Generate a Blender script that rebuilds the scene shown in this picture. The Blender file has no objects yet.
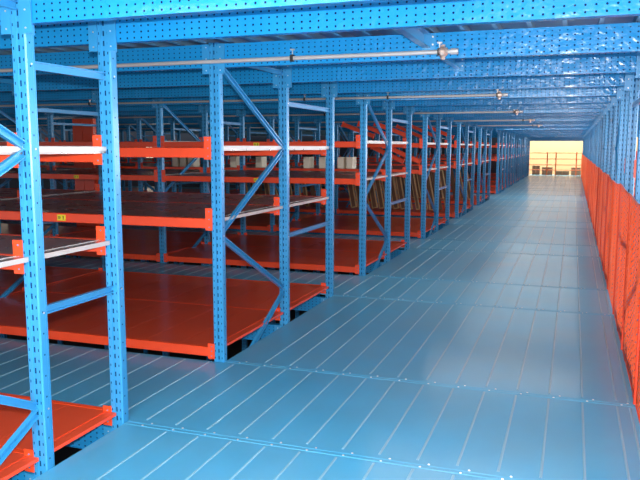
import bpy, math, random
from mathutils import Vector, Matrix
random.seed(7)
S = bpy.context.scene
C = S.collection

# ------------------------------------------------------------------ materials
def nt_mat(name):
    m = bpy.data.materials.new(name); m.use_nodes = True
    t = m.node_tree; b = t.nodes['Principled BSDF']
    return m, t, b

def N(t, kind, **kw):
    n = t.nodes.new(kind)
    for k, v in kw.items(): setattr(n, k, v)
    return n

def math_n(t, op, a, b=None, c=None):
    n = t.nodes.new('ShaderNodeMath'); n.operation = op
    for i, v in enumerate((a, b, c)):
        if v is None: continue
        if isinstance(v, (int, float)): n.inputs[i].default_value = v
        else: t.links.new(v, n.inputs[i])
    return n.outputs[0]

def paint(name, col, rough=.35, metal=0., coat=0., noise=.12, nscale=3., bump=0., bscale=20., spec=.5, holes=None, dust=None):
    """enamel paint; holes = procedural punched pattern; dust = (colour, amount)"""
    m, t, b = nt_mat(name)
    tc = N(t, 'ShaderNodeTexCoord')
    nz = N(t, 'ShaderNodeTexNoise'); nz.inputs['Scale'].default_value = nscale; nz.inputs['Detail'].default_value = 5
    t.links.new(tc.outputs['Object'], nz.inputs['Vector'])
    ramp = N(t, 'ShaderNodeMapRange')
    ramp.inputs[3].default_value = 1 - noise; ramp.inputs[4].default_value = 1 + noise
    t.links.new(nz.outputs['Fac'], ramp.inputs[0])
    mul = N(t, 'ShaderNodeMix', data_type='RGBA', blend_type='MULTIPLY'); mul.inputs[0].default_value = 1
    mul.inputs[6].default_value = (*col, 1)
    t.links.new(ramp.outputs[0], mul.inputs[7])
    out = mul.outputs[2]
    if dust:
        dn = N(t, 'ShaderNodeTexNoise'); dn.inputs['Scale'].default_value = 1.3; dn.inputs['Detail'].default_value = 8
        t.links.new(tc.outputs['Object'], dn.inputs['Vector'])
        dm = N(t, 'ShaderNodeMapRange'); dm.inputs[1].default_value = .38; dm.inputs[2].default_value = .75
        dm.inputs[3].default_value = 0; dm.inputs[4].default_value = dust[1]
        t.links.new(dn.outputs['Fac'], dm.inputs[0])
        dx = N(t, 'ShaderNodeMix', data_type='RGBA'); dx.inputs[7].default_value = (*dust[0], 1)
        t.links.new(dm.outputs[0], dx.inputs[0]); t.links.new(out, dx.inputs[6]); out = dx.outputs[2]
    if holes:
        sp = N(t, 'ShaderNodeSeparateXYZ'); t.links.new(tc.outputs['Object'], sp.inputs[0])
        X, Y, Z = sp.outputs
        if holes == 'beam':       # four rows of punched round holes along X
            fx = math_n(t, 'SUBTRACT', math_n(t, 'FRACT', math_n(t, 'MULTIPLY', X, 1/.041)), .5)
            fz = math_n(t, 'SUBTRACT', math_n(t, 'FRACT', math_n(t, 'MULTIPLY', Z, 1/.029)), .5)
            ax = math_n(t, 'MULTIPLY', fx, .041); az = math_n(t, 'MULTIPLY', fz, .029)
            d = math_n(t, 'SQRT', math_n(t, 'ADD', math_n(t, 'MULTIPLY', ax, ax), math_n(t, 'MULTIPLY', az, az)))
            mask = math_n(t, 'LESS_THAN', d, .0049)
            inb = math_n(t, 'LESS_THAN', math_n(t, 'ABSOLUTE', math_n(t, 'SUBTRACT', Z, .068)), .064)
            mask = math_n(t, 'MULTIPLY', mask, inb)
            # only on the vertical web
            nn = N(t, 'ShaderNodeNewGeometry'); sn = N(t, 'ShaderNodeSeparateXYZ'); t.links.new(nn.outputs['True Normal'], sn.inputs[0])
            mask = math_n(t, 'MULTIPLY', mask, math_n(t, 'GREATER_THAN', math_n(t, 'ABSOLUTE', sn.outputs[1]), .8))
        else:                     # upright: two columns of slots, centre row of small dashes
            fz = math_n(t, 'ABSOLUTE', math_n(t, 'SUBTRACT', math_n(t, 'FRACT', math_n(t, 'MULTIPLY', Z, 1/.05)), .5))
            fz2 = math_n(t, 'ABSOLUTE', math_n(t, 'SUBTRACT', math_n(t, 'FRACT', math_n(t, 'MULTIPLY', Z, 1/.05)), .5))
            c1 = math_n(t, 'LESS_THAN', math_n(t, 'ABSOLUTE', math_n(t, 'SUBTRACT', math_n(t, 'ABSOLUTE', X), .026)), .0028)
            m1 = math_n(t, 'MULTIPLY', c1, math_n(t, 'LESS_THAN', fz, .13))
            c2 = math_n(t, 'LESS_THAN', math_n(t, 'ABSOLUTE', math_n(t, 'ADD', X, .001)), .0045)
            m2 = math_n(t, 'MULTIPLY', c2, math_n(t, 'LESS_THAN', fz2, .26))
            mask = math_n(t, 'MAXIMUM', m1, m2)
            nn = N(t, 'ShaderNodeNewGeometry'); sn = N(t, 'ShaderNodeSeparateXYZ'); t.links.new(nn.outputs['True Normal'], sn.inputs[0])
            mask = math_n(t, 'MULTIPLY', mask, math_n(t, 'GREATER_THAN', math_n(t, 'ABSOLUTE', sn.outputs[1]), .8))
            zz = math_n(t, 'ABSOLUTE', math_n(t, 'SUBTRACT', math_n(t, 'FRACT', math_n(t, 'MULTIPLY', Z, 1/.1)), .5))
            ms = math_n(t, 'MULTIPLY', math_n(t, 'LESS_THAN', zz, .04), math_n(t, 'LESS_THAN', math_n(t, 'ABSOLUTE', math_n(t, 'ADD', Y, .036)), .004))
            ms = math_n(t, 'MULTIPLY', ms, math_n(t, 'GREATER_THAN', math_n(t, 'ABSOLUTE', sn.outputs[0]), .8))
            mask = math_n(t, 'MAXIMUM', mask, ms)
        hx = N(t, 'ShaderNodeMix', data_type='RGBA'); hx.inputs[7].default_value = (.004, .022, .07, 1) if holes == 'beam' else (.008, .05, .13, 1)
        t.links.new(mask, hx.inputs[0]); t.links.new(out, hx.inputs[6]); out = hx.outputs[2]
        b_spec = math_n(t, 'MULTIPLY', math_n(t, 'SUBTRACT', 1, mask), spec)
        t.links.new(b_spec, b.inputs['Specular IOR Level'])
    else:
        b.inputs['Specular IOR Level'].default_value = spec
    t.links.new(out, b.inputs['Base Color'])
    rr = N(t, 'ShaderNodeMapRange'); rr.inputs[3].default_value = max(.03, rough-.08); rr.inputs[4].default_value = rough+.1
    t.links.new(nz.outputs['Fac'], rr.inputs[0]); t.links.new(rr.outputs[0], b.inputs['Roughness'])
    b.inputs['Metallic'].default_value = metal
    b.inputs['Coat Weight'].default_value = coat; b.inputs['Coat Roughness'].default_value = .17 if name == 'blue_floor_enamel' else .12
    if bump:
        bn = N(t, 'ShaderNodeTexNoise'); bn.inputs['Scale'].default_value = bscale; bn.inputs['Detail'].default_value = 2
        t.links.new(tc.outputs['Object'], bn.inputs['Vector'])
        bu = N(t, 'ShaderNodeBump'); bu.inputs['Strength'].default_value = bump; bu.inputs['Distance'].default_value = .01
        t.links.new(bn.outputs['Fac'], bu.inputs['Height'])
        t.links.new(bu.outputs[0], b.inputs['Normal']); t.links.new(bu.outputs[0], b.inputs['Coat Normal'])
    return m

def emit(name, col, s):
    m, t, b = nt_mat(name)
    b.inputs['Base Color'].default_value = (*col, 1)
    b.inputs['Emission Color'].default_value = (*col, 1); b.inputs['Emission Strength'].default_value = s
    return m

BLUE = (.030, .265, .55)
M = {}
M['post'] = paint('blue_upright_enamel', BLUE, .3, coat=.2, bump=.12, bscale=9, holes='post')
M['beamblue'] = paint('blue_perforated_enamel', (.010, .25, .58), .24, coat=.1, spec=.4, bump=.42, bscale=22, holes='beam')
M['blue'] = paint('blue_enamel', BLUE, .3, coat=.4, bump=.1)
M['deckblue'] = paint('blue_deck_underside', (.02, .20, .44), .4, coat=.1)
M['floor'] = paint('blue_floor_enamel', (.052, .325, .54), .5, coat=.35, noise=.16, nscale=2.2, bump=.10, bscale=5., dust=((.20, .30, .33), .3))
M['rib'] = paint('blue_rib_highlight', (.19, .40, .52), .4, coat=.2)  # paler blue puts the edge highlights of the ribs into the colour
M['orange'] = paint('orange_beam_enamel', (.85, .072, .018), .33, coat=.3, bump=.06)
M['opanel'] = paint('orange_panel_enamel', (.68, .075, .028), .33, coat=.3, bump=.12, bscale=4.)
M['galv'] = paint('galvanised_panel', (.34, .32, .31), .28, metal=.8, noise=.2, nscale=6, bump=.1, bscale=5)
M['galvedge'] = paint('galvanised_edge', (.48, .47, .46), .4, metal=.3)
M['pipe'] = paint('grey_pipe', (.50, .48, .47), .35, metal=.2)
M['steel'] = paint('bright_steel', (.75, .72, .68), .3, metal=.7)
M['rust'] = paint('rusty_fitting', (.55, .42, .36), .35, metal=.5, noise=.6, nscale=60)
M['black'] = paint('black_rubber', (.012, .012, .014), .6)
M['yellow'] = paint('yellow_label', (.80, .66, .03), .4)
M['cardboard'] = paint('tan_board', (.58, .40, .20), .7, noise=.25, nscale=8)
M['boarddark'] = paint('brown_board', (.16, .085, .05), .7, noise=.25, nscale=8)
M['lowfloor'] = paint('dark_concrete', (.035, .033, .035), .7)
M['wallend'] = paint('beige_plaster', (.60, .41, .23), .8, noise=.08, nscale=1.)
M['wall'] = paint('dull_cream_plaster', (.42, .38, .32), .85, noise=.1)
M['walldark'] = paint('dark_slate_wall', (.07, .085, .11), .85, noise=.1)
M['palebox'] = paint('pale_carton', (.92, .84, .68), .7)
M['railorange'] = paint('orange_rail_paint', (.90, .20, .06), .4)
M['carton'] = paint('grey_brown_carton', (.34, .25, .15), .8, noise=.3, nscale=6)
M['tube'] = emit('lit_tube', (1., .95, .82), 5)
M['glass'] = emit('daylit_pane', (1., .86, .66), 1.6)
M['white'] = paint('white_enamel', (.7, .7, .7), .4)

def net_material():
    m, t, b = nt_mat('orange_plastic_net')
    tc = N(t, 'ShaderNodeTexCoord'); sp = N(t, 'ShaderNodeSeparateXYZ'); t.links.new(tc.outputs['Object'], sp.inputs[0])
    X, Y, Z = sp.outputs
    def strand(a, bb, pitch, w):
        u = math_n(t, 'ADD', math_n(t, 'MULTIPLY', Y, a), math_n(t, 'MULTIPLY', Z, bb))
        f = math_n(t, 'ABSOLUTE', math_n(t, 'SUBTRACT', math_n(t, 'FRACT', math_n(t, 'MULTIPLY', u, 1/pitch)), .5))
        return math_n(t, 'LESS_THAN', f, w)
    s = math_n(t, 'MAXIMUM', strand(.75, 1, .042, .38), strand(-1, .5, .042, .22))
    al = math_n(t, 'MAXIMUM', s, .0)
    t.links.new(al, b.inputs['Alpha'])
    nz = N(t, 'ShaderNodeTexNoise'); nz.inputs['Scale'].default_value = 2.5; nz.inputs['Detail'].default_value = 3
    t.links.new(tc.outputs['Object'], nz.inputs['Vector'])
    cr = N(t, 'ShaderNodeMix', data_type='RGBA'); cr.inputs[6].default_value = (.78, .055, .012, 1); cr.inputs[7].default_value = (.90, .095, .03, 1)
    t.links.new(nz.outputs['Fac'], cr.inputs[0]); t.links.new(cr.outputs[2], b.inputs['Base Color'])
    b.inputs['Roughness'].default_value = .4
    tr = N(t, 'ShaderNodeBsdfTranslucent'); tr.inputs[0].default_value = (.95, .13, .03, 1)
    tp = N(t, 'ShaderNodeBsdfTransparent')
    mx = N(t, 'ShaderNodeMixShader'); mx.inputs[0].default_value = .45
    m2 = N(t, 'ShaderNodeMixShader')
    for l in list(b.inputs['Alpha'].links): t.links.remove(l)
    t.links.new(b.outputs[0], mx.inputs[1]); t.links.new(tr.outputs[0], mx.inputs[2])
    t.links.new(al, m2.inputs[0]); t.links.new(tp.outputs[0], m2.inputs[1]); t.links.new(mx.outputs[0], m2.inputs[2])
    t.links.new(m2.outputs[0], t.nodes['Material Output'].inputs['Surface'])
    return m
M['net'] = net_material()

# ------------------------------------------------------------------ mesh builder
class MB:
    def __init__(s): s.v = []; s.f = []; s.mi = []; s.mats = []
    def mat(s, key):
        if key not in s.mats: s.mats.append(key)
        return s.mats.index(key)
    def box(s, x0, x1, y0, y1, z0, z1, key):
        i = len(s.v); k = s.mat(key)
        s.v += [(x, y, z) for z in (z0, z1) for y in (y0, y1) for x in (x0, x1)]
        for q in ((0,2,3,1),(4,5,7,6),(0,1,5,4),(2,6,7,3),(0,4,6,2),(1,3,7,5)):
            s.f.append([i+a for a in q]); s.mi.append(k)
    def prism(s, prof, p0, p1, side, key, cap=True):
        """extrude a closed 2-D profile from p0 to p1; profile x axis = side, y axis = dir x side"""
        p0, p1 = Vector(p0), Vector(p1); d = (p1-p0).normalized(); sx = Vector(side); sx = (sx - d*sx.dot(d)).normalized(); sy = d.cross(sx)
        i = len(s.v); n = len(prof); k = s.mat(key)
        for p in (p0, p1):
            for a, b in prof: s.v.append(tuple(p + sx*a + sy*b))
        for j in range(n):
            s.f.append([i+j, i+(j+1) % n, i+n+(j+1) % n, i+n+j]); s.mi.append(k)
        if cap:
            s.f.append([i+j for j in range(n)][::-1]); s.mi.append(k)
            s.f.append([i+n+j for j in range(n)]); s.mi.append(k)
    def cyl(s, p0, p1, r, key, n=10):
        d = Vector(p1)-Vector(p0); side = Vector((0, 0, 1)) if abs(d.normalized().z) < .9 else Vector((1, 0, 0))
        s.prism([(r*math.cos(2*math.pi*j/n), r*math.sin(2*math.pi*j/n)) for j in range(n)], p0, p1, side, key)
    def ball(s, c, r, key, n=8, m=5, sc=(1, 1, 1)):
        i = len(s.v); k = s.mat(key)
        s.v.append((c[0], c[1], c[2]-r*sc[2]))
        for a in range(1, m):
            t = -math.pi/2 + math.pi*a/m
            for j in range(n):
                s.v.append((c[0]+r*sc[0]*math.cos(t)*math.cos(2*math.pi*j/n), c[1]+r*sc[1]*math.cos(t)*math.sin(2*math.pi*j/n), c[2]+r*sc[2]*math.sin(t)))
        s.v.append((c[0], c[1], c[2]+r*sc[2])); e = len(s.v)-1
        for j in range(n):
            j2 = (j+1) % n
            s.f.append([i, i+1+j2, i+1+j]); s.mi.append(k)
            for a in range(m-2):
                s.f.append([i+1+a*n+j, i+1+a*n+j2, i+1+(a+1)*n+j2, i+1+(a+1)*n+j]); s.mi.append(k)
            s.f.append([e, i+1+(m-2)*n+j, i+1+(m-2)*n+j2]); s.mi.append(k)
    def mesh(s, name):
        me = bpy.data.meshes.new(name); me.from_pydata(s.v, [], s.f)
        for k in s.mats: me.materials.append(M[k])
        me.polygons.foreach_set('material_index', s.mi)
        me.update(); me.validate()
        import bmesh
        bm = bmesh.new(); bm.from_mesh(me); bmesh.ops.recalc_face_normals(bm, faces=bm.faces); bm.to_mesh(me); bm.free()
        return me

def put(name, me, parent=None, loc=(0, 0, 0), rot=(0, 0, 0)):
    o = bpy.data.objects.new(name, me); C.objects.link(o); o.location = loc; o.rotation_euler = rot
    if parent: o.parent = parent
    return o
def tag(o, label, cat, group=None):
    o['label'] = label; o['category'] = cat
    if group: o['group'] = group
    return o
def thing(name, label, cat, loc=(0, 0, 0), group=None, rot=(0, 0, 0)):
    return tag(put(name, None, None, loc, rot), label, cat, group)
def struct(o): o['kind'] = 'structure'; return o

# ------------------------------------------------------------------ dimensions (metres; camera stands at the origin, eye 1.5)
ZB = 2.03             # underside of the cross beams of the upper deck
BH = .15
PW, PD = .08, .06     # upright face and depth
XL = -2.297           # centre of the aisle-side uprights, left
XR = .468             # centre of the uprights, right
BAY = 2.7
ROWS = [[1.44, 2.64, 3.245]]
for k in range(5):
    s0 = 4.45+3.63*k; ROWS.append([s0, s0+1.205, s0+2.42])
for k in range(5):
    s0 = 23.85+3.63*k; ROWS.append([s0, s0+1.205, s0+2.42])
ROWS[-1][2] = 40.7
YEND = 41.0

# ------------------------------------------------------------------ shared rack part meshes
def post_mesh():
    m = MB(); w, d = PW/2, PD
    # omega section: grooved face toward the viewer side, mirrored on the back, local y from -PD to 0
    prof = [(-w, -d+.006), (-w+.006, -d), (-.009, -d), (-.006, -d+.006), (.006, -d+.006), (.009, -d), (w-.006, -d), (w, -d+.006),
            (w, -.02), (w-.006, -.012), (w-.006, 0), (-w+.006, 0), (-w+.006, -.012), (-w, -.02)]
    m.prism(prof, (0, 0, -2.6), (0, 0, 2.19), (1, 0, 0), 'post')
    me = m.mesh('post')
    return me
ME_POST = post_mesh()
CH = [(-.019, -.012), (.019, -.012), (.019, .012), (.014, .012), (.014, -.007), (-.014, -.007), (-.014, .012), (-.019, .012)]
def brace_mesh(dy, z0, z1, y0=0.):
    """channel between two uprights; z0 at the near upright, z1 at the far one"""
    m = MB(); a = Vector((0, -.03, z0)); b = Vector((0, dy-.03, z1))
    L = (b-a).normalized()
    m.prism(CH, a+L*.012, b-L*.012, (0, -L.z, L.y), 'blue')
    for p in (a, b):
        m.cyl(p+Vector((-.04, 0, 0)), p+Vector((.042, 0, 0)), .005, 'steel', 6)
    return m.mesh('brace')
def beam_mesh(L, key, h, plank):
    m = MB()
    if key == 'orange':
        prof = [(0, 0), (.04, 0), (.04, h), (.022, h), (.018, h-.012), (0, h-.012)][:]
        prof = [(0, .004), (.004, 0), (.036, 0), (.04, .004), (.04, h-.004), (.036, h), (.004, h), (0, h-.004)]
        # x of profile -> +y, y of profile -> z
        i = [( -.055+a, b) for a, b in prof]
        k = m.mat(key); n = len(i); base = len(m.v)
        for x in (0, L):
            for a, b in i: m.v.append((x, a, b))
        for j in range(n): m.f.append([base+j, base+(j+1) % n, base+n+(j+1) % n, base+n+j]); m.mi.append(k)
        m.f.append([base+j for j in range(n)]); m.mi.append(k); m.f.append([base+n+j for j in range(n)]); m.mi.append(k)
    else:
        # perforated C channel: web toward the viewer with flanges and a rolled bottom lip
        m.box(0, L, -.055, -.051, 0, h, key)
        m.box(0, L, -.051, -.006, h-.004, h, key)
        m.box(0, L, -.060, -.006, -.004, 0, key)
        m.box(0, L, -.010, -.006, .0, .02, key)
        m.box(0, L, -.010, -.006, h-.02, h-.004, key)
    return m.mesh('beam')
def bracket_mesh(side, key, z0, z1):
    """end plate hooked on an upright; side=+1: post lies toward +x of the beam end (x=0)"""
    m = MB(); s = side
    a, b = sorted((-.042*s, .010*s))
    m.box(a, b, -.068, -.0615, z0, z1, key)
    a, b = sorted((-.004*s, -.0005*s))
    m.box(a, b, -.0615, -.004, z0, z1, key)
    for z in (z0+.022, (z0+z1)/2, z1-.022):
        m.cyl((-.012*s, -.071, z), (-.012*s, -.068, z), .0042, 'blue' if key == 'orange' else 'steel', 6)
    return m.mesh('bracket')
def panel_mesh(L, y0, y1, key, edge, th, lift):
    """boards spanning two beams; tongues between the uprights at both ends"""
    m = MB(); n = 9; w = L/n
    for i in range(n):
        m.box(i*w+.0015, (i+1)*w-.0015, y0, y1, 0, th, key)
    e0, e1 = .004, y1-.007
    m.box(-.036, 0, e0, e1, 0, th, key); m.box(L, L+.036, e0, e1, 0, th, key)
    # edge angles
    m.box(-.040, -.036, e0, e1, -.002+lift, th+.001+lift, edge); m.box(L+.036, L+.040, e0, e1, -.002+lift, th+.001+lift, edge)
    m.box(L-.030, L-.024, y0+.01, y1-.01, th, th+.003, edge)
    return m.mesh('shelf_panel')

BL = BAY-PW            # clear beam length
ME_OB = beam_mesh(BL, 'orange', .068, False)
ME_TB = beam_mesh(BL, 'beamblue', BH, False)
ME_BR = {s: bracket_mesh(s, 'orange', -.012, .142) for s in (1, -1)}
ME_BR0 = {s: bracket_mesh(s, 'orange', -.010, .100) for s in (1, -1)}
ME_TBR = {s: bracket_mesh(s, 'blue', -.045, BH) for s in (1, -1)}
_c = {}
def cached(key, fn):
    if key not in _c: _c[key] = fn()
    return _c[key]

def label_meshes():
    m = MB(); m.box(-.038, .038, -.0015, 0, -.022, .022, 'yellow'); a = m.mesh('label')
    k = MB()
    k.box(-.030, -.008, -.0022, -.0015, .006, .010, 'black'); k.box(-.030, -.004, -.0022, -.0015, -.002, .002, 'black'); k.box(-.030, -.010, -.0022, -.0015, -.010, -.006, 'black')
    k.box(.014, .020, -.0022, -.0015, -.014, .006, 'black'); k.box(.011, .023, -.0022, -.0015, .004, .009, 'black'); k.box(.014, .020, -.0022, -.0015, .009, .014, 'black')
    return a, k.mesh('label_marks')
ME_LAB, ME_MARK = label_meshes()

def rack(label, Ys, x_first, nb, sgn, levels, labels=(), group=None, bare=False):
    """one bolted row of racking. x_first = centre of the aisle-side uprights; bays run away from the aisle (sgn)"""
    root = thing('pallet_rack', label, 'storage rack', (x_first, Ys[0], 0), group)
    xs = [sgn*BAY*i for i in range(nb+1)]
    yy = [y-Ys[0] for y in Ys]
    for x in xs:
        for y in yy: put('post', ME_POST, root, (x, y, 0))
        d = yy[1]-yy[0]; kd = round(d, 3)
        for a, b, hz in ((2.075, 1.49, 0), (1.49, .89, 1), (.89, .29, 0), (.29, -.30, 1)):
            z0, z1 = (a, b) if not hz else (b, a)
            put('diagonal_brace', cached(('d', kd, z0, z1), lambda: brace_mesh(d, z0, z1)), root, (x, yy[0], 0))
        put('horizontal_brace', cached(('h', kd, 2.09), lambda: brace_mesh(d, 2.105, 2.105)), root, (x, yy[0], 0))
        d2 = yy[2]-yy[1]; kd2 = round(d2, 3)
        for z in (1.86, .745):
            put('row_spacer', cached(('s', kd2, z), lambda: brace_mesh(d2, z, z)), root, (x, yy[1], 0))
    for i in range(nb):
        xa = min(xs[i], xs[i+1])+PW/2
        # blue perforated beams that carry the decks (above and below)
        for y in yy:
            for z in (ZB, -BH-.03):
                o = put('deck_beam', ME_TB, root, (xa, y, z))
                put('bracket', ME_TBR[1], o, (BL, 0, 0)); put('bracket', ME_TBR[-1], o, (0, 0, 0))
        for li, top in enumerate(levels):
            zt = top
            for yi, y in enumerate(yy):
                o = put('beam', ME_OB, root, (xa, y, zt-.068))
                BR = ME_BR0 if li == 0 else ME_BR
                put('bracket', BR[1], o, (BL, 0, 0)); put('bracket', BR[-1], o, (0, 0, 0))
                for (bi, lj, yj, lx) in labels:
                    if (bi, lj, yj) == (i, li, yi):
                        lb = put('label', ME_LAB, o, (lx-x_first-xa, -.0552, .034)); lb['label'] = 'yellow bay label with black arrow'
                        put('label_marks', ME_MARK, lb)
            for j in ((0, 1) if not (bare and li) else ()):
                key, edge, th = ('opanel', 'orange', .015) if li == 0 else ('galv', 'galvedge', .02)
                dd = yy[j+1]-yy[j]; kk = (round(dd, 3), key, j)
                y0, y1 = -.014, dd-.057; lift = .014 if li == 2 else 0
                put('shelf_panel', cached(('p', lift)+kk, lambda: panel_mesh(BL, y0, y1, key, edge, th, lift)), root, (xa, yy[j], zt-th-.001))
    return root

NEAR = [
 ('nearest blue rack row at the left edge, cut off by the frame', 1),
 ('blue and orange rack row right after the narrow crossing by the nearest post pair', 2),
 ('rack row third from the camera, with the yellow labels on its upper beams', 3),
 ('rack row fourth from the camera, holding slanting orange beams on the left side', 4),
 ('rack row fifth from the camera, with leaning tan boards', 5),
 ('rack row just before the bright wide crossing halfway down the left side', 5)]
LV = {0: [.060, 1.008, 1.487], 1: [.094, 1.008, 1.495]}
for r, Ys in enumerate(ROWS):
    lev = LV.get(r, [.094, 1.135, 1.565])
    if r < 6: lab, nb = NEAR[r]; g = None
    else:
        lab, nb = 'distant blue rack row lining the left side beyond the bright wide crossing', 2; g = 'far rack rows on the left'
    labels = {1: [(0, 1, 0, -3.594)], 2: [(0, 2, 0, -3.64), (0, 1, 0, -3.64), (1, 1, 0, -6.29)], 4: [(0, 2, 0, -3.6)]}.get(r, ())
    rack(lab, Ys, XL, nb, -1, lev, labels, g)
    if r >= 1:
        if r == 1: rl, g2 = 'blue rack row at the right edge nearest the camera behind the orange net', None
        elif r == 2: rl, g2 = 'second blue rack row behind the net at the right picture edge', None
        else: rl, g2 = 'blue rack row behind the orange net farther down the right side', 'far rack rows behind the net'
        rack(rl, Ys, XR, 1, 1, [.094, 1.32], (), g2, True)

# ------------------------------------------------------------------ floor deck
RIBX = [.302-.19*i for i in range(13)]
def floor_deck():
    m = MB(); th = .012
    xl, xr = XL+PW/2+.004, XR-PW/2-.004
    m.box(xl, xr, -1.5, YEND+1.5, -th, 0, 'floor')
    ends = [-1.5]
    for r in ROWS: ends += [r[0]-.03, r[2]-.03]
    ends = ends+[YEND+1.5]
    for a, b in zip(ends[:-1], ends[1:]):
        for x in RIBX+[.372]:
            if b > 30 and a > 30: pass
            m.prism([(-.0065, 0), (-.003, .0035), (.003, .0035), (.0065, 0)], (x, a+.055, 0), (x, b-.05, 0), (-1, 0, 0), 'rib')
    # crossings between rack rows
    for r in range(len(ROWS)-1):
        a, b = ROWS[r][2]+.006, ROWS[r+1][0]-PD-.012
        nb = NEAR[min(r+1, 5)][1] if r < 5 else 5
        xe = XL-BAY*nb-.3
        m.box(xe, xl, a, b, -th, 0, 'floor')
        x = .302-.19*13
        while x > xe+.1:
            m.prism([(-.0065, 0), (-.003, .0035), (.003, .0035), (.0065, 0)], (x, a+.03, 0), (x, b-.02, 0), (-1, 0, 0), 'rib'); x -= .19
        m.box(XR-PW/2-.004, XR+BAY+.2, a, b, -th, 0, 'floor')
    # seam straps with domed rivets
    for n, y in enumerate(ends[1:-1]):
        m.prism([(-.030, 0), (-.027, .0025), (-.008, .0025), (-.004, .0005), (.004, .0005), (.008, .0025), (.027, .0025), (.030, 0)], (xl, y, 0), (xr, y, 0), (0, 1, 0), 'floor')
        if y < 14:
            i = 0; x = xr-.06
            while x > xl+.03:
                m.ball((x, y+.019, .0025), .0065, 'steel', 6, 4, (1, 1, .6))
                m.ball((x-.035, y-.019, .0025), .0065, 'steel', 6, 4, (1, 1, .6))
                x -= .19
    o = struct(put('floor', m.mesh('floor')))
    return o
floor_deck()
m = MB(); m.box(-22, 9, -3, 52, -2.65, -2.6, 'lowfloor'); struct(put('floor_below', m.mesh('floor_below')))

# ------------------------------------------------------------------ upper deck (ceiling)
def ceiling():
    m = MB(); z = ZB+BH+.006
    m.box(-19.5, 3.4, -1.5, YEND, z+.04, z+.055, 'deckblue')
    x = .302-.19*100
    while x < 3.3:
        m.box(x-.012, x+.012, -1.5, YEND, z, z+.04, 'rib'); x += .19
    o = struct(put('ceiling', m.mesh('ceiling')))
ceiling()

# cross beams over the aisle, one per upright pair
AL = (XR-PW/2)-(XL+PW/2)
ME_AB = beam_mesh(AL, 'beamblue', BH, False)
by = [y for r in ROWS for y in r]; by.append(22.6); by.sort()
names = {1: 'nearest blue perforated beam crossing the top of the picture, bottom edge only just in view',
         2: 'blue perforated overhead beam second from the camera, ending on the second left post',
         3: 'blue perforated overhead beam just behind the nearest pale pipe',
         4: 'blue perforated overhead beam next behind the one bearing the nearest pale pipe'}
for i, y in enumerate(by):
    if i == 0: continue
    if i in names: lab, g = names[i], None
    else: lab, g = 'blue perforated overhead beam in the receding run down the aisle', 'receding overhead beams'
    t = thing('ceiling_beam', lab, 'beam', (XL+PW/2, y, ZB), g)
    put('web', ME_AB, t)
    put('end_plate', ME_TBR[-1], t); put('end_plate', ME_TBR[1], t, (AL, 0, 0))

m = MB(); m.box(XL-.1, XR+.1, YEND+.01, YEND+.07, 1.84, 2.24, 'deckblue'); struct(put('trim_1', m.mesh('trim_1')))
# short struts tying the cross beams lengthways
def strut(label, x, y0, y1):
    m = MB(); z = ZB+.060
    m.box(x-.022, x-.018, y0, y1, z, z+.085, 'blue'); m.box(x-.018, x+.022, y0, y1, z, z+.004, 'blue'); m.box(x-.018, x+.022, y0, y1, z+.081, z+.085, 'blue')
    o = tag(put('tie_channel', m.mesh('tie_channel')), label, 'channel')
    p = MB(); p.box(x-.03, x+.05, y1+.001, y1+.006, z-.02, z+.088, 'blue')
    for dz in (.02, .065): p.cyl((x+.035, y1-.003, z+dz), (x+.035, y1+.001, z+dz), .006, 'steel', 6)
    put('end_plate', p.mesh('end_plate'), o)
strut('blue channel tying the second overhead beam to the next', -.86, ROWS[0][2]+.0, ROWS[1][0]-.069)
strut('blue channel hanging behind the nearest pale pipe', -.86, ROWS[1][0]+.0, ROWS[1][1]-.069)

# ------------------------------------------------------------------ sprinkler pipes
def pipe(label, y, x0, x1, z, clips, r=.013):
    t = thing('sprinkler_pipe', label, 'pipe', (x1, y, z))
    m = MB(); m.cyl((x0-x1, 0, 0), (0, 0, 0), r, 'pipe', 12); put('tube', m.mesh('tube'), t)
    f = MB(); f.ball((-.06, 0, 0), .032, 'rust', 10, 7, (1.1, 1, 1)); f.cyl((-.06, 0, -.045), (-.06, 0, .04), .014, 'rust', 8)
    f.cyl((-.012, 0, 0), (.03, 0, 0), .018, 'pipe', 10)
    put('fitting', f.mesh('fitting'), t)
    for c in clips:
        k = MB(); k.box(-.010, .010, -.020, .012, -.021, -.015, 'black'); k.box(-.010, .010, -.022, -.017, -.02, .02, 'black')
        k.box(-.010, .010, -.020, .012, .015, .021, 'black'); k.cyl((0, 0, .02), (0, 0, .055), .004, 'steel', 6)
        k.box(-.014, .014, -.008, .012, .05, .058, 'steel')
        put('pipe_clip', k.mesh('pipe_clip'), t, (c-x1, 0, 0))
pipe('nearest pale grey pipe with a rusty end fitting under the overhead beams', 4.45-.09, -7, -.70, 2.062, (-.78, -1.72, -4.4))
pipe('pale pipe with a round fitting, second from the camera', 8.08-.09, -10, -.72, 2.055, (-.8, -2.0, -3.0, -6.))
pipe('thin pale pipe third from the camera under the overhead beams', 11.71-.09, -15, -.80, 2.045, (-.9, -4.))
pipe('thin pale pipe fourth from the camera, far up the aisle ceiling', 15.34-.09, -15, -.8, 2.045, (-1.,))
pipe('farthest pale pipe in view under the aisle ceiling', 18.97-.09, -15, -.8, 2.045, (-1.,))

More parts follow.
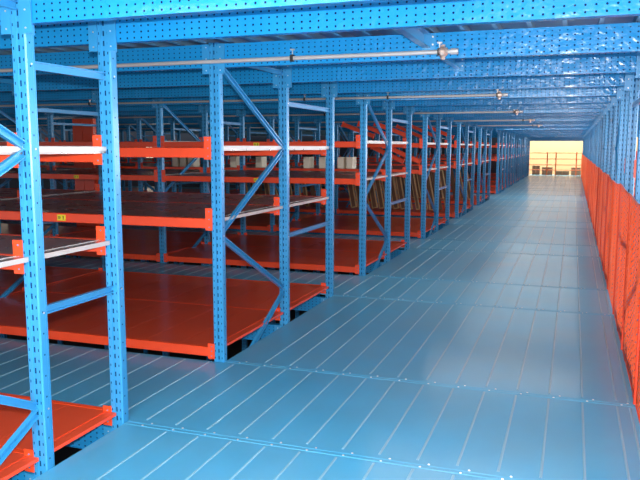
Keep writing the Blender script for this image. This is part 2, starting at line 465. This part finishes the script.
# ------------------------------------------------------------------ orange net fence
def net():
    m = MB(); k = m.mat('net'); y0, y1, x0 = .7, 40.6, XR-PW/2-.018
    ys = []; y = y0
    while y < y1: ys.append(y); y += .03 if y < 9 else .12
    nz = 14
    def top(y):
        u = (y-.83) % 1.21/1.21
        return 1.16-.018*(4*u*(1-u))+.012*math.sin(y*2.1)
    rnd = [random.random() for _ in range(4000)]
    def fold(y, t):
        a = .010*math.sin(y*9+1.5*math.sin(y*1.7))+.007*math.sin(y*23+t*2)+.004*math.sin(y*41+3*t)
        return a*(.35+.65*math.sin(math.pi*min(1, t*.9+.05)))
    for y in ys:
        h = top(y)
        for j in range(nz+1):
            t = j/nz
            m.v.append((x0-.004+min(.012, fold(y, t)), y, .008+t*h))
    for a in range(len(ys)-1):
        for j in range(nz):
            i = a*(nz+1)+j
            m.f.append([i, i+nz+1, i+nz+2, i+1]); m.mi.append(k)
    o = put('safety_net', m.mesh('safety_net'))
    for p in o.data.polygons: p.use_smooth = True
    tag(o, 'long orange plastic safety net along the right side of the aisle', 'net')
    # top and bottom cords
    for nm, f in (('top_cord', lambda y: .008+top(y)), ('bottom_cord', lambda y: .012)):
        c = MB(); c_k = c.mat('net2')
        st = ys[::4]
        for a, b in zip(st[:-1], st[1:]):
            c.cyl((x0-.004, a, f(a)), (x0-.004, b, f(b)), .006, 'net2', 5)
        put(nm, c.mesh(nm), o)
    # gathered vertical folds tied at the posts
    n = 0
    for y in by:
        if y < 2 or y > 24: continue
        c = MB(); yy = y-.03
        c.cyl((x0-.010, yy, .01), (x0-.006, yy+.01, top(yy)), .009, 'net2', 6)
        put('gathered_fold', c.mesh('gathered_fold'), o)
M['net2'] = paint('orange_cord', (.80, .05, .012), .45)
net()

# ------------------------------------------------------------------ far end: railing, clutter, bright wall
def railing(label, y, x0, x1):
    t = thing('guard_rail', label, 'railing', ((x0+x1)/2, y, 0))
    dx = (x1-x0)/2
    for x in (-dx, -dx+1.05, -dx+1.5, dx-.75, dx):
        m = MB(); m.box(-.03, .03, -.03, .03, 0, 1.25, 'railorange'); m.box(-.07, .07, -.05, .05, 0, .012, 'railorange'); put('post', m.mesh('post'), t, (x, 0, 0))
    for z in (.28, .56, .88, 1.2):
        m = MB(); m.cyl((-dx, -.045, z), (dx, -.045, z), .022, 'railorange', 8); put('rail', m.mesh('rail'), t)
railing('orange guard rail closing the far end of the aisle', 41.2, -2.4, .9)
m = MB(); m.box(-9, 9, 47, 47.15, -2.6, 7, 'wallend'); struct(put('wall_back', m.mesh('wall_back')))
m = MB(); m.box(-21, -20.8, -2, 47, -2.6, 3.2, 'walldark'); struct(put('wall_left', m.mesh('wall_left')))
m = MB(); m.box(6.0, 6.15, -2, 47, -2.6, 3.2, 'wall'); struct(put('wall_right', m.mesh('wall_right')))
m = MB(); m.box(-21, -2.7, 41.3, 41.4, -2.6, 3.2, 'walldark'); struct(put('wall_partition', m.mesh('wall_partition')))
# low clutter in front of the far wall
for i, (x, w, h, d, lab) in enumerate(((-1.35, .55, .42, .5, 'grey brown carton left of the others at the far wall'),
                                  (-.55, .7, .22, .5, 'low grey brown carton behind the middle of the far guard rail'),
                                  (.15, .5, .42, .5, 'taller grey brown carton behind the right of the far guard rail'),
                                  (-1.95, .4, .5, .4, 'upright grey brown carton at the left of the far guard rail'))):
    b = MB(); b.box(-w/2, w/2, -d/2, d/2, 0, h, 'carton'); b.box(-.03, .03, -d/2-.002, d/2+.002, h*.2, h+.002, 'cardboard')
    o = tag(put('carton', b.mesh('carton'), None, (x, 41.9, 0)), lab, 'box')
    f = MB(); f.box(-w/2, w/2, -d/2-.12, -d/2-.002, h-.02, h, 'carton'); put('flap', f.mesh('flap'), o)

# windows in the far left wall
n = 0
for y in (11, 14.5, 18, 21.5, 25, 28.5, 32):
    n += 1
    f = MB()
    for a, b, c, d in ((-.75, .75, -.04, 0), (-.75, .75, .9, .94), (-.75, -.70, 0, .9), (.70, .75, 0, .9), (-.02, .02, 0, .9), (-.70, .70, .43, .47), (-.38, -.35, 0, .9), (.35, .38, 0, .9)):
        f.box(0, .06, a, b, c, d, 'white')
    w = struct(put('window_%d' % n, f.mesh('window_frame'), None, (-20.79, y, .75)))
    p = MB(); p.box(.015, .025, -.70, .70, 0, .9, 'glass'); put('pane', p.mesh('pane'), w)

# ------------------------------------------------------------------ fluorescent lamps and added aisle fill lamps
def lamp(label, x, y, group=None, L=1.2, z=ZB-.02):
    t = thing('fluorescent_lamp', label, 'lamp', (x, y, z), group)
    m = MB(); m.box(-L/2, L/2, -.04, .04, .03, .075, 'white'); m.box(-L/2, -L/2+.03, -.02, .02, -.01, .03, 'white'); m.box(L/2-.03, L/2, -.02, .02, -.01, .03, 'white'); put('housing', m.mesh('housing'), t)
    m = MB(); m.cyl((-L/2+.03, 0, .008), (L/2-.03, 0, .008), .014, 'tube', 10); put('tube', m.mesh('tube'), t)
    s = MB()
    for xx in (-.4, .4): s.cyl((xx, 0, .075), (xx, 0, .2), .004, 'steel', 5)
    put('hanger', s.mesh('hanger'), t)
for x, y, L_, l in ((-9.70, 11.25, .62, 'short lit fluorescent tube seen between the two nearest left posts, top left'),
                (-9.55, 14.95, 1.0, 'lit fluorescent tube right of the nearest post pair, above the orange beams'),
                (-8.9, 18.5, 1.2, 'lit fluorescent tube deep between the racks left of centre')):
    lamp(l, x, y, None, L_, 2.085)

def aisle_fill_lamp(y, power, label, group):  # unseen lamps added above the beams to brighten the aisle floor
    lamp(label, -.9, y, group, 2.3, 2.108)
    area('fill_light', (-.9, y, 2.094), (0, 0, 0), 2.3, .10, power, (1, .97, .9))
def area(name, loc, rot, sx, sy, power, col=(1, 1, 1)):
    l = bpy.data.lights.new(name, 'AREA'); l.shape = 'RECTANGLE'; l.size = sx; l.size_y = sy; l.energy = power; l.color = col
    o = bpy.data.objects.new(name, l); C.objects.link(o); o.location = loc; o.rotation_euler = rot; return o
for y in (-.6, .9, 2.1, 7.45, 11.1, 14.75, 18.4, 22.1, 25.6, 29.3, 33., 36.6):
    aisle_fill_lamp(y, 20 if y < 5 else (50 if y == 22.1 else 20), 'added fill lamp tucked above the overhead beams of the aisle', 'added aisle fill lamps above the beams')
# ------------------------------------------------------------------ stored goods on the racks
def cabinet():
    t = thing('steel_cabinet', 'tall orange steel cabinet standing deep between the racks at upper left', 'cabinet', (-8.36, 11.1, 0))
    m = MB(); m.box(-.22, .22, -.2, .2, 0, 2.0, 'orange'); put('body', m.mesh('body'), t)
    for x0, x1 in ((-.205, -.004), (.004, .205)):
        d = MB(); d.box(x0, x1, -.212, -.201, .06, 1.96, 'orange'); o = put('door', d.mesh('door'), t)
        h = MB(); xc = x1-.03 if x0 < 0 else x0+.03
        h.cyl((xc, -.235, .95), (xc, -.235, 1.1), .006, 'steel', 6); h.box(xc-.004, xc+.004, -.235, -.212, .955, .965, 'steel'); h.box(xc-.004, xc+.004, -.235, -.212, 1.085, 1.095, 'steel'); put('handle', h.mesh('handle'), o)
cabinet()
# tan and brown boards leaning in the far rows
def boards(row, bay, n, label, group):
    Ys = ROWS[row]; zf = .112
    for i in range(n):
        x = XL-.25-BAY*bay-i*(2.3/n)
        L = random.uniform(.88, 1.0); th = random.uniform(-.55, -.15); key = random.choice(('cardboard', 'boarddark', 'cardboard'))
        b = MB(); w = random.uniform(.04, .072)
        b.box(-w, w, -.02, .02, 0, L, key); b.box(-w*.6, w*.6, -.026, -.02, .02, L-.02, 'boarddark')
        ang = -.22
        o = put('leaning_board', b.mesh('leaning_board'), None, (x, Ys[0]+.35, zf+w*abs(math.sin(ang))+.004), (-.12, ang, 0))
        tag(o, label, 'board', group)
boards(4, 0, 14, 'tan or brown board leaning on the lowest shelf of the fifth rack row', 'boards leaning in the fifth rack row')
boards(4, 1, 12, 'tan or brown board leaning farther left in the fifth rack row', 'boards leaning in the second bay of the fifth row')
boards(5, 0, 12, 'tan or brown board leaning in the row before the bright crossing', 'boards leaning in the sixth rack row')
# loose orange beams lying aslant on the shelves
def loose(row, label, group, specs):
    Ys = ROWS[row]
    for x, y, z, L, ang in specs:
        b = MB(); b.box(-L/2, L/2, -.025, .025, -.035, .035, 'orange'); 
        for s in (-1, 1): b.box(s*L/2-.003, s*L/2+.003, -.04, .04, -.05, .05, 'orange')
        tag(put('loose_beam', b.mesh('loose_beam'), None, (x, Ys[0]+y, z), (0, ang, 0)), label, 'beam', group)
loose(3, 'loose orange beam leaning aslant above the top shelf of the fourth rack row', 'slanting beams in the fourth row',
      [(-2.98-.33*i, .45+.12*i, 1.80, .62, .36) for i in range(3)])
loose(3, 'loose orange beam slanting below the upper shelf in the fourth rack row', 'lower slanting beams in the fourth row',
      [(-2.72-.33*i, .3+.2*i, 1.38, .62, .42) for i in range(2)])
loose(4, 'loose orange beam leaning aslant above the top shelf of the fifth rack row', 'slanting beams in the fifth row',
      [(-2.78-.36*i, .4+.16*i, 1.84, .66, .40) for i in range(3)])

# pale cartons stacked on the middle shelf of the fourth row
kc = None
for i, x in enumerate((-7.07, -6.90, -6.73, -5.86, -5.35, -4.43, -4.14, -3.80, -3.64)):
    for j in range(2):
        if kc is None:
            b = MB(); b.box(-.055, .055, -.12, .12, 0, .095, 'palebox'); kb = b.mesh('carton')
            b = MB(); b.box(-.055, .055, -.015, .015, .095, .0965, 'white'); kt = b.mesh('tape'); kc = True
        o = put('small_carton', kb, None, (x, 12.0, 1.1352+.0968*j)); put('tape', kt, o)
        tag(o, 'small pale carton stacked in a pair on the middle shelf of the fourth rack row', 'box', 'pale cartons on the fourth row')
# ------------------------------------------------------------------ light
W = bpy.data.worlds.new('World'); S.world = W; W.use_nodes = True
W.node_tree.nodes['Background'].inputs[0].default_value = (.75, .85, 1, 1); W.node_tree.nodes['Background'].inputs[1].default_value = .7
R = math.radians
PITCH, YAW, ROLL = 0.1289, 0.3379, 0.0013
# camera flash beside the lens
area('camera_flash', (-.04, .05, 1.6), (R(90)-PITCH, 0, YAW-.05), .05, .03, 165, (1, .98, .95))
# daylight of the open hall beyond the far end
area('hall_daylight', (-1, 44.2, 6.5), (R(18), 0, 0), 8, 4, 2600, (1, .86, .66))
# added fill light from behind the camera, and daylight from the right
area('fill_behind', (-.8, -1.4, 1.5), (R(90), 0, 0), 2.6, 1.6, 150, (1, .97, .92))
for y in (6, 16, 26, 36):
    area('daylight_right', (5.7, y, 1.5), (0, R(90), 0), 1.6, 7, 560, (.95, .97, 1))

# ------------------------------------------------------------------ camera
cam = bpy.data.cameras.new('Camera'); cam.sensor_width = 36; cam.lens = 716.8/640*36; cam.clip_start = .02; cam.clip_end = 200
co = bpy.data.objects.new('Camera', cam); C.objects.link(co)
f = Vector((-math.sin(YAW)*math.cos(PITCH), math.cos(YAW)*math.cos(PITCH), -math.sin(PITCH)))
r = Vector((math.cos(YAW), math.sin(YAW), 0)); u = r.cross(f)
r2 = r*math.cos(ROLL)+u*math.sin(ROLL); u2 = -r*math.sin(ROLL)+u*math.cos(ROLL)
co.matrix_world = Matrix(((r2.x, u2.x, -f.x, 0), (r2.y, u2.y, -f.y, 0), (r2.z, u2.z, -f.z, 1.5), (0, 0, 0, 1)))
S.camera = co
S.view_settings.view_transform = 'Standard'; S.view_settings.look = 'None'; S.view_settings.gamma = 1
S.view_settings.use_curve_mapping = False; S.view_settings.exposure = .12
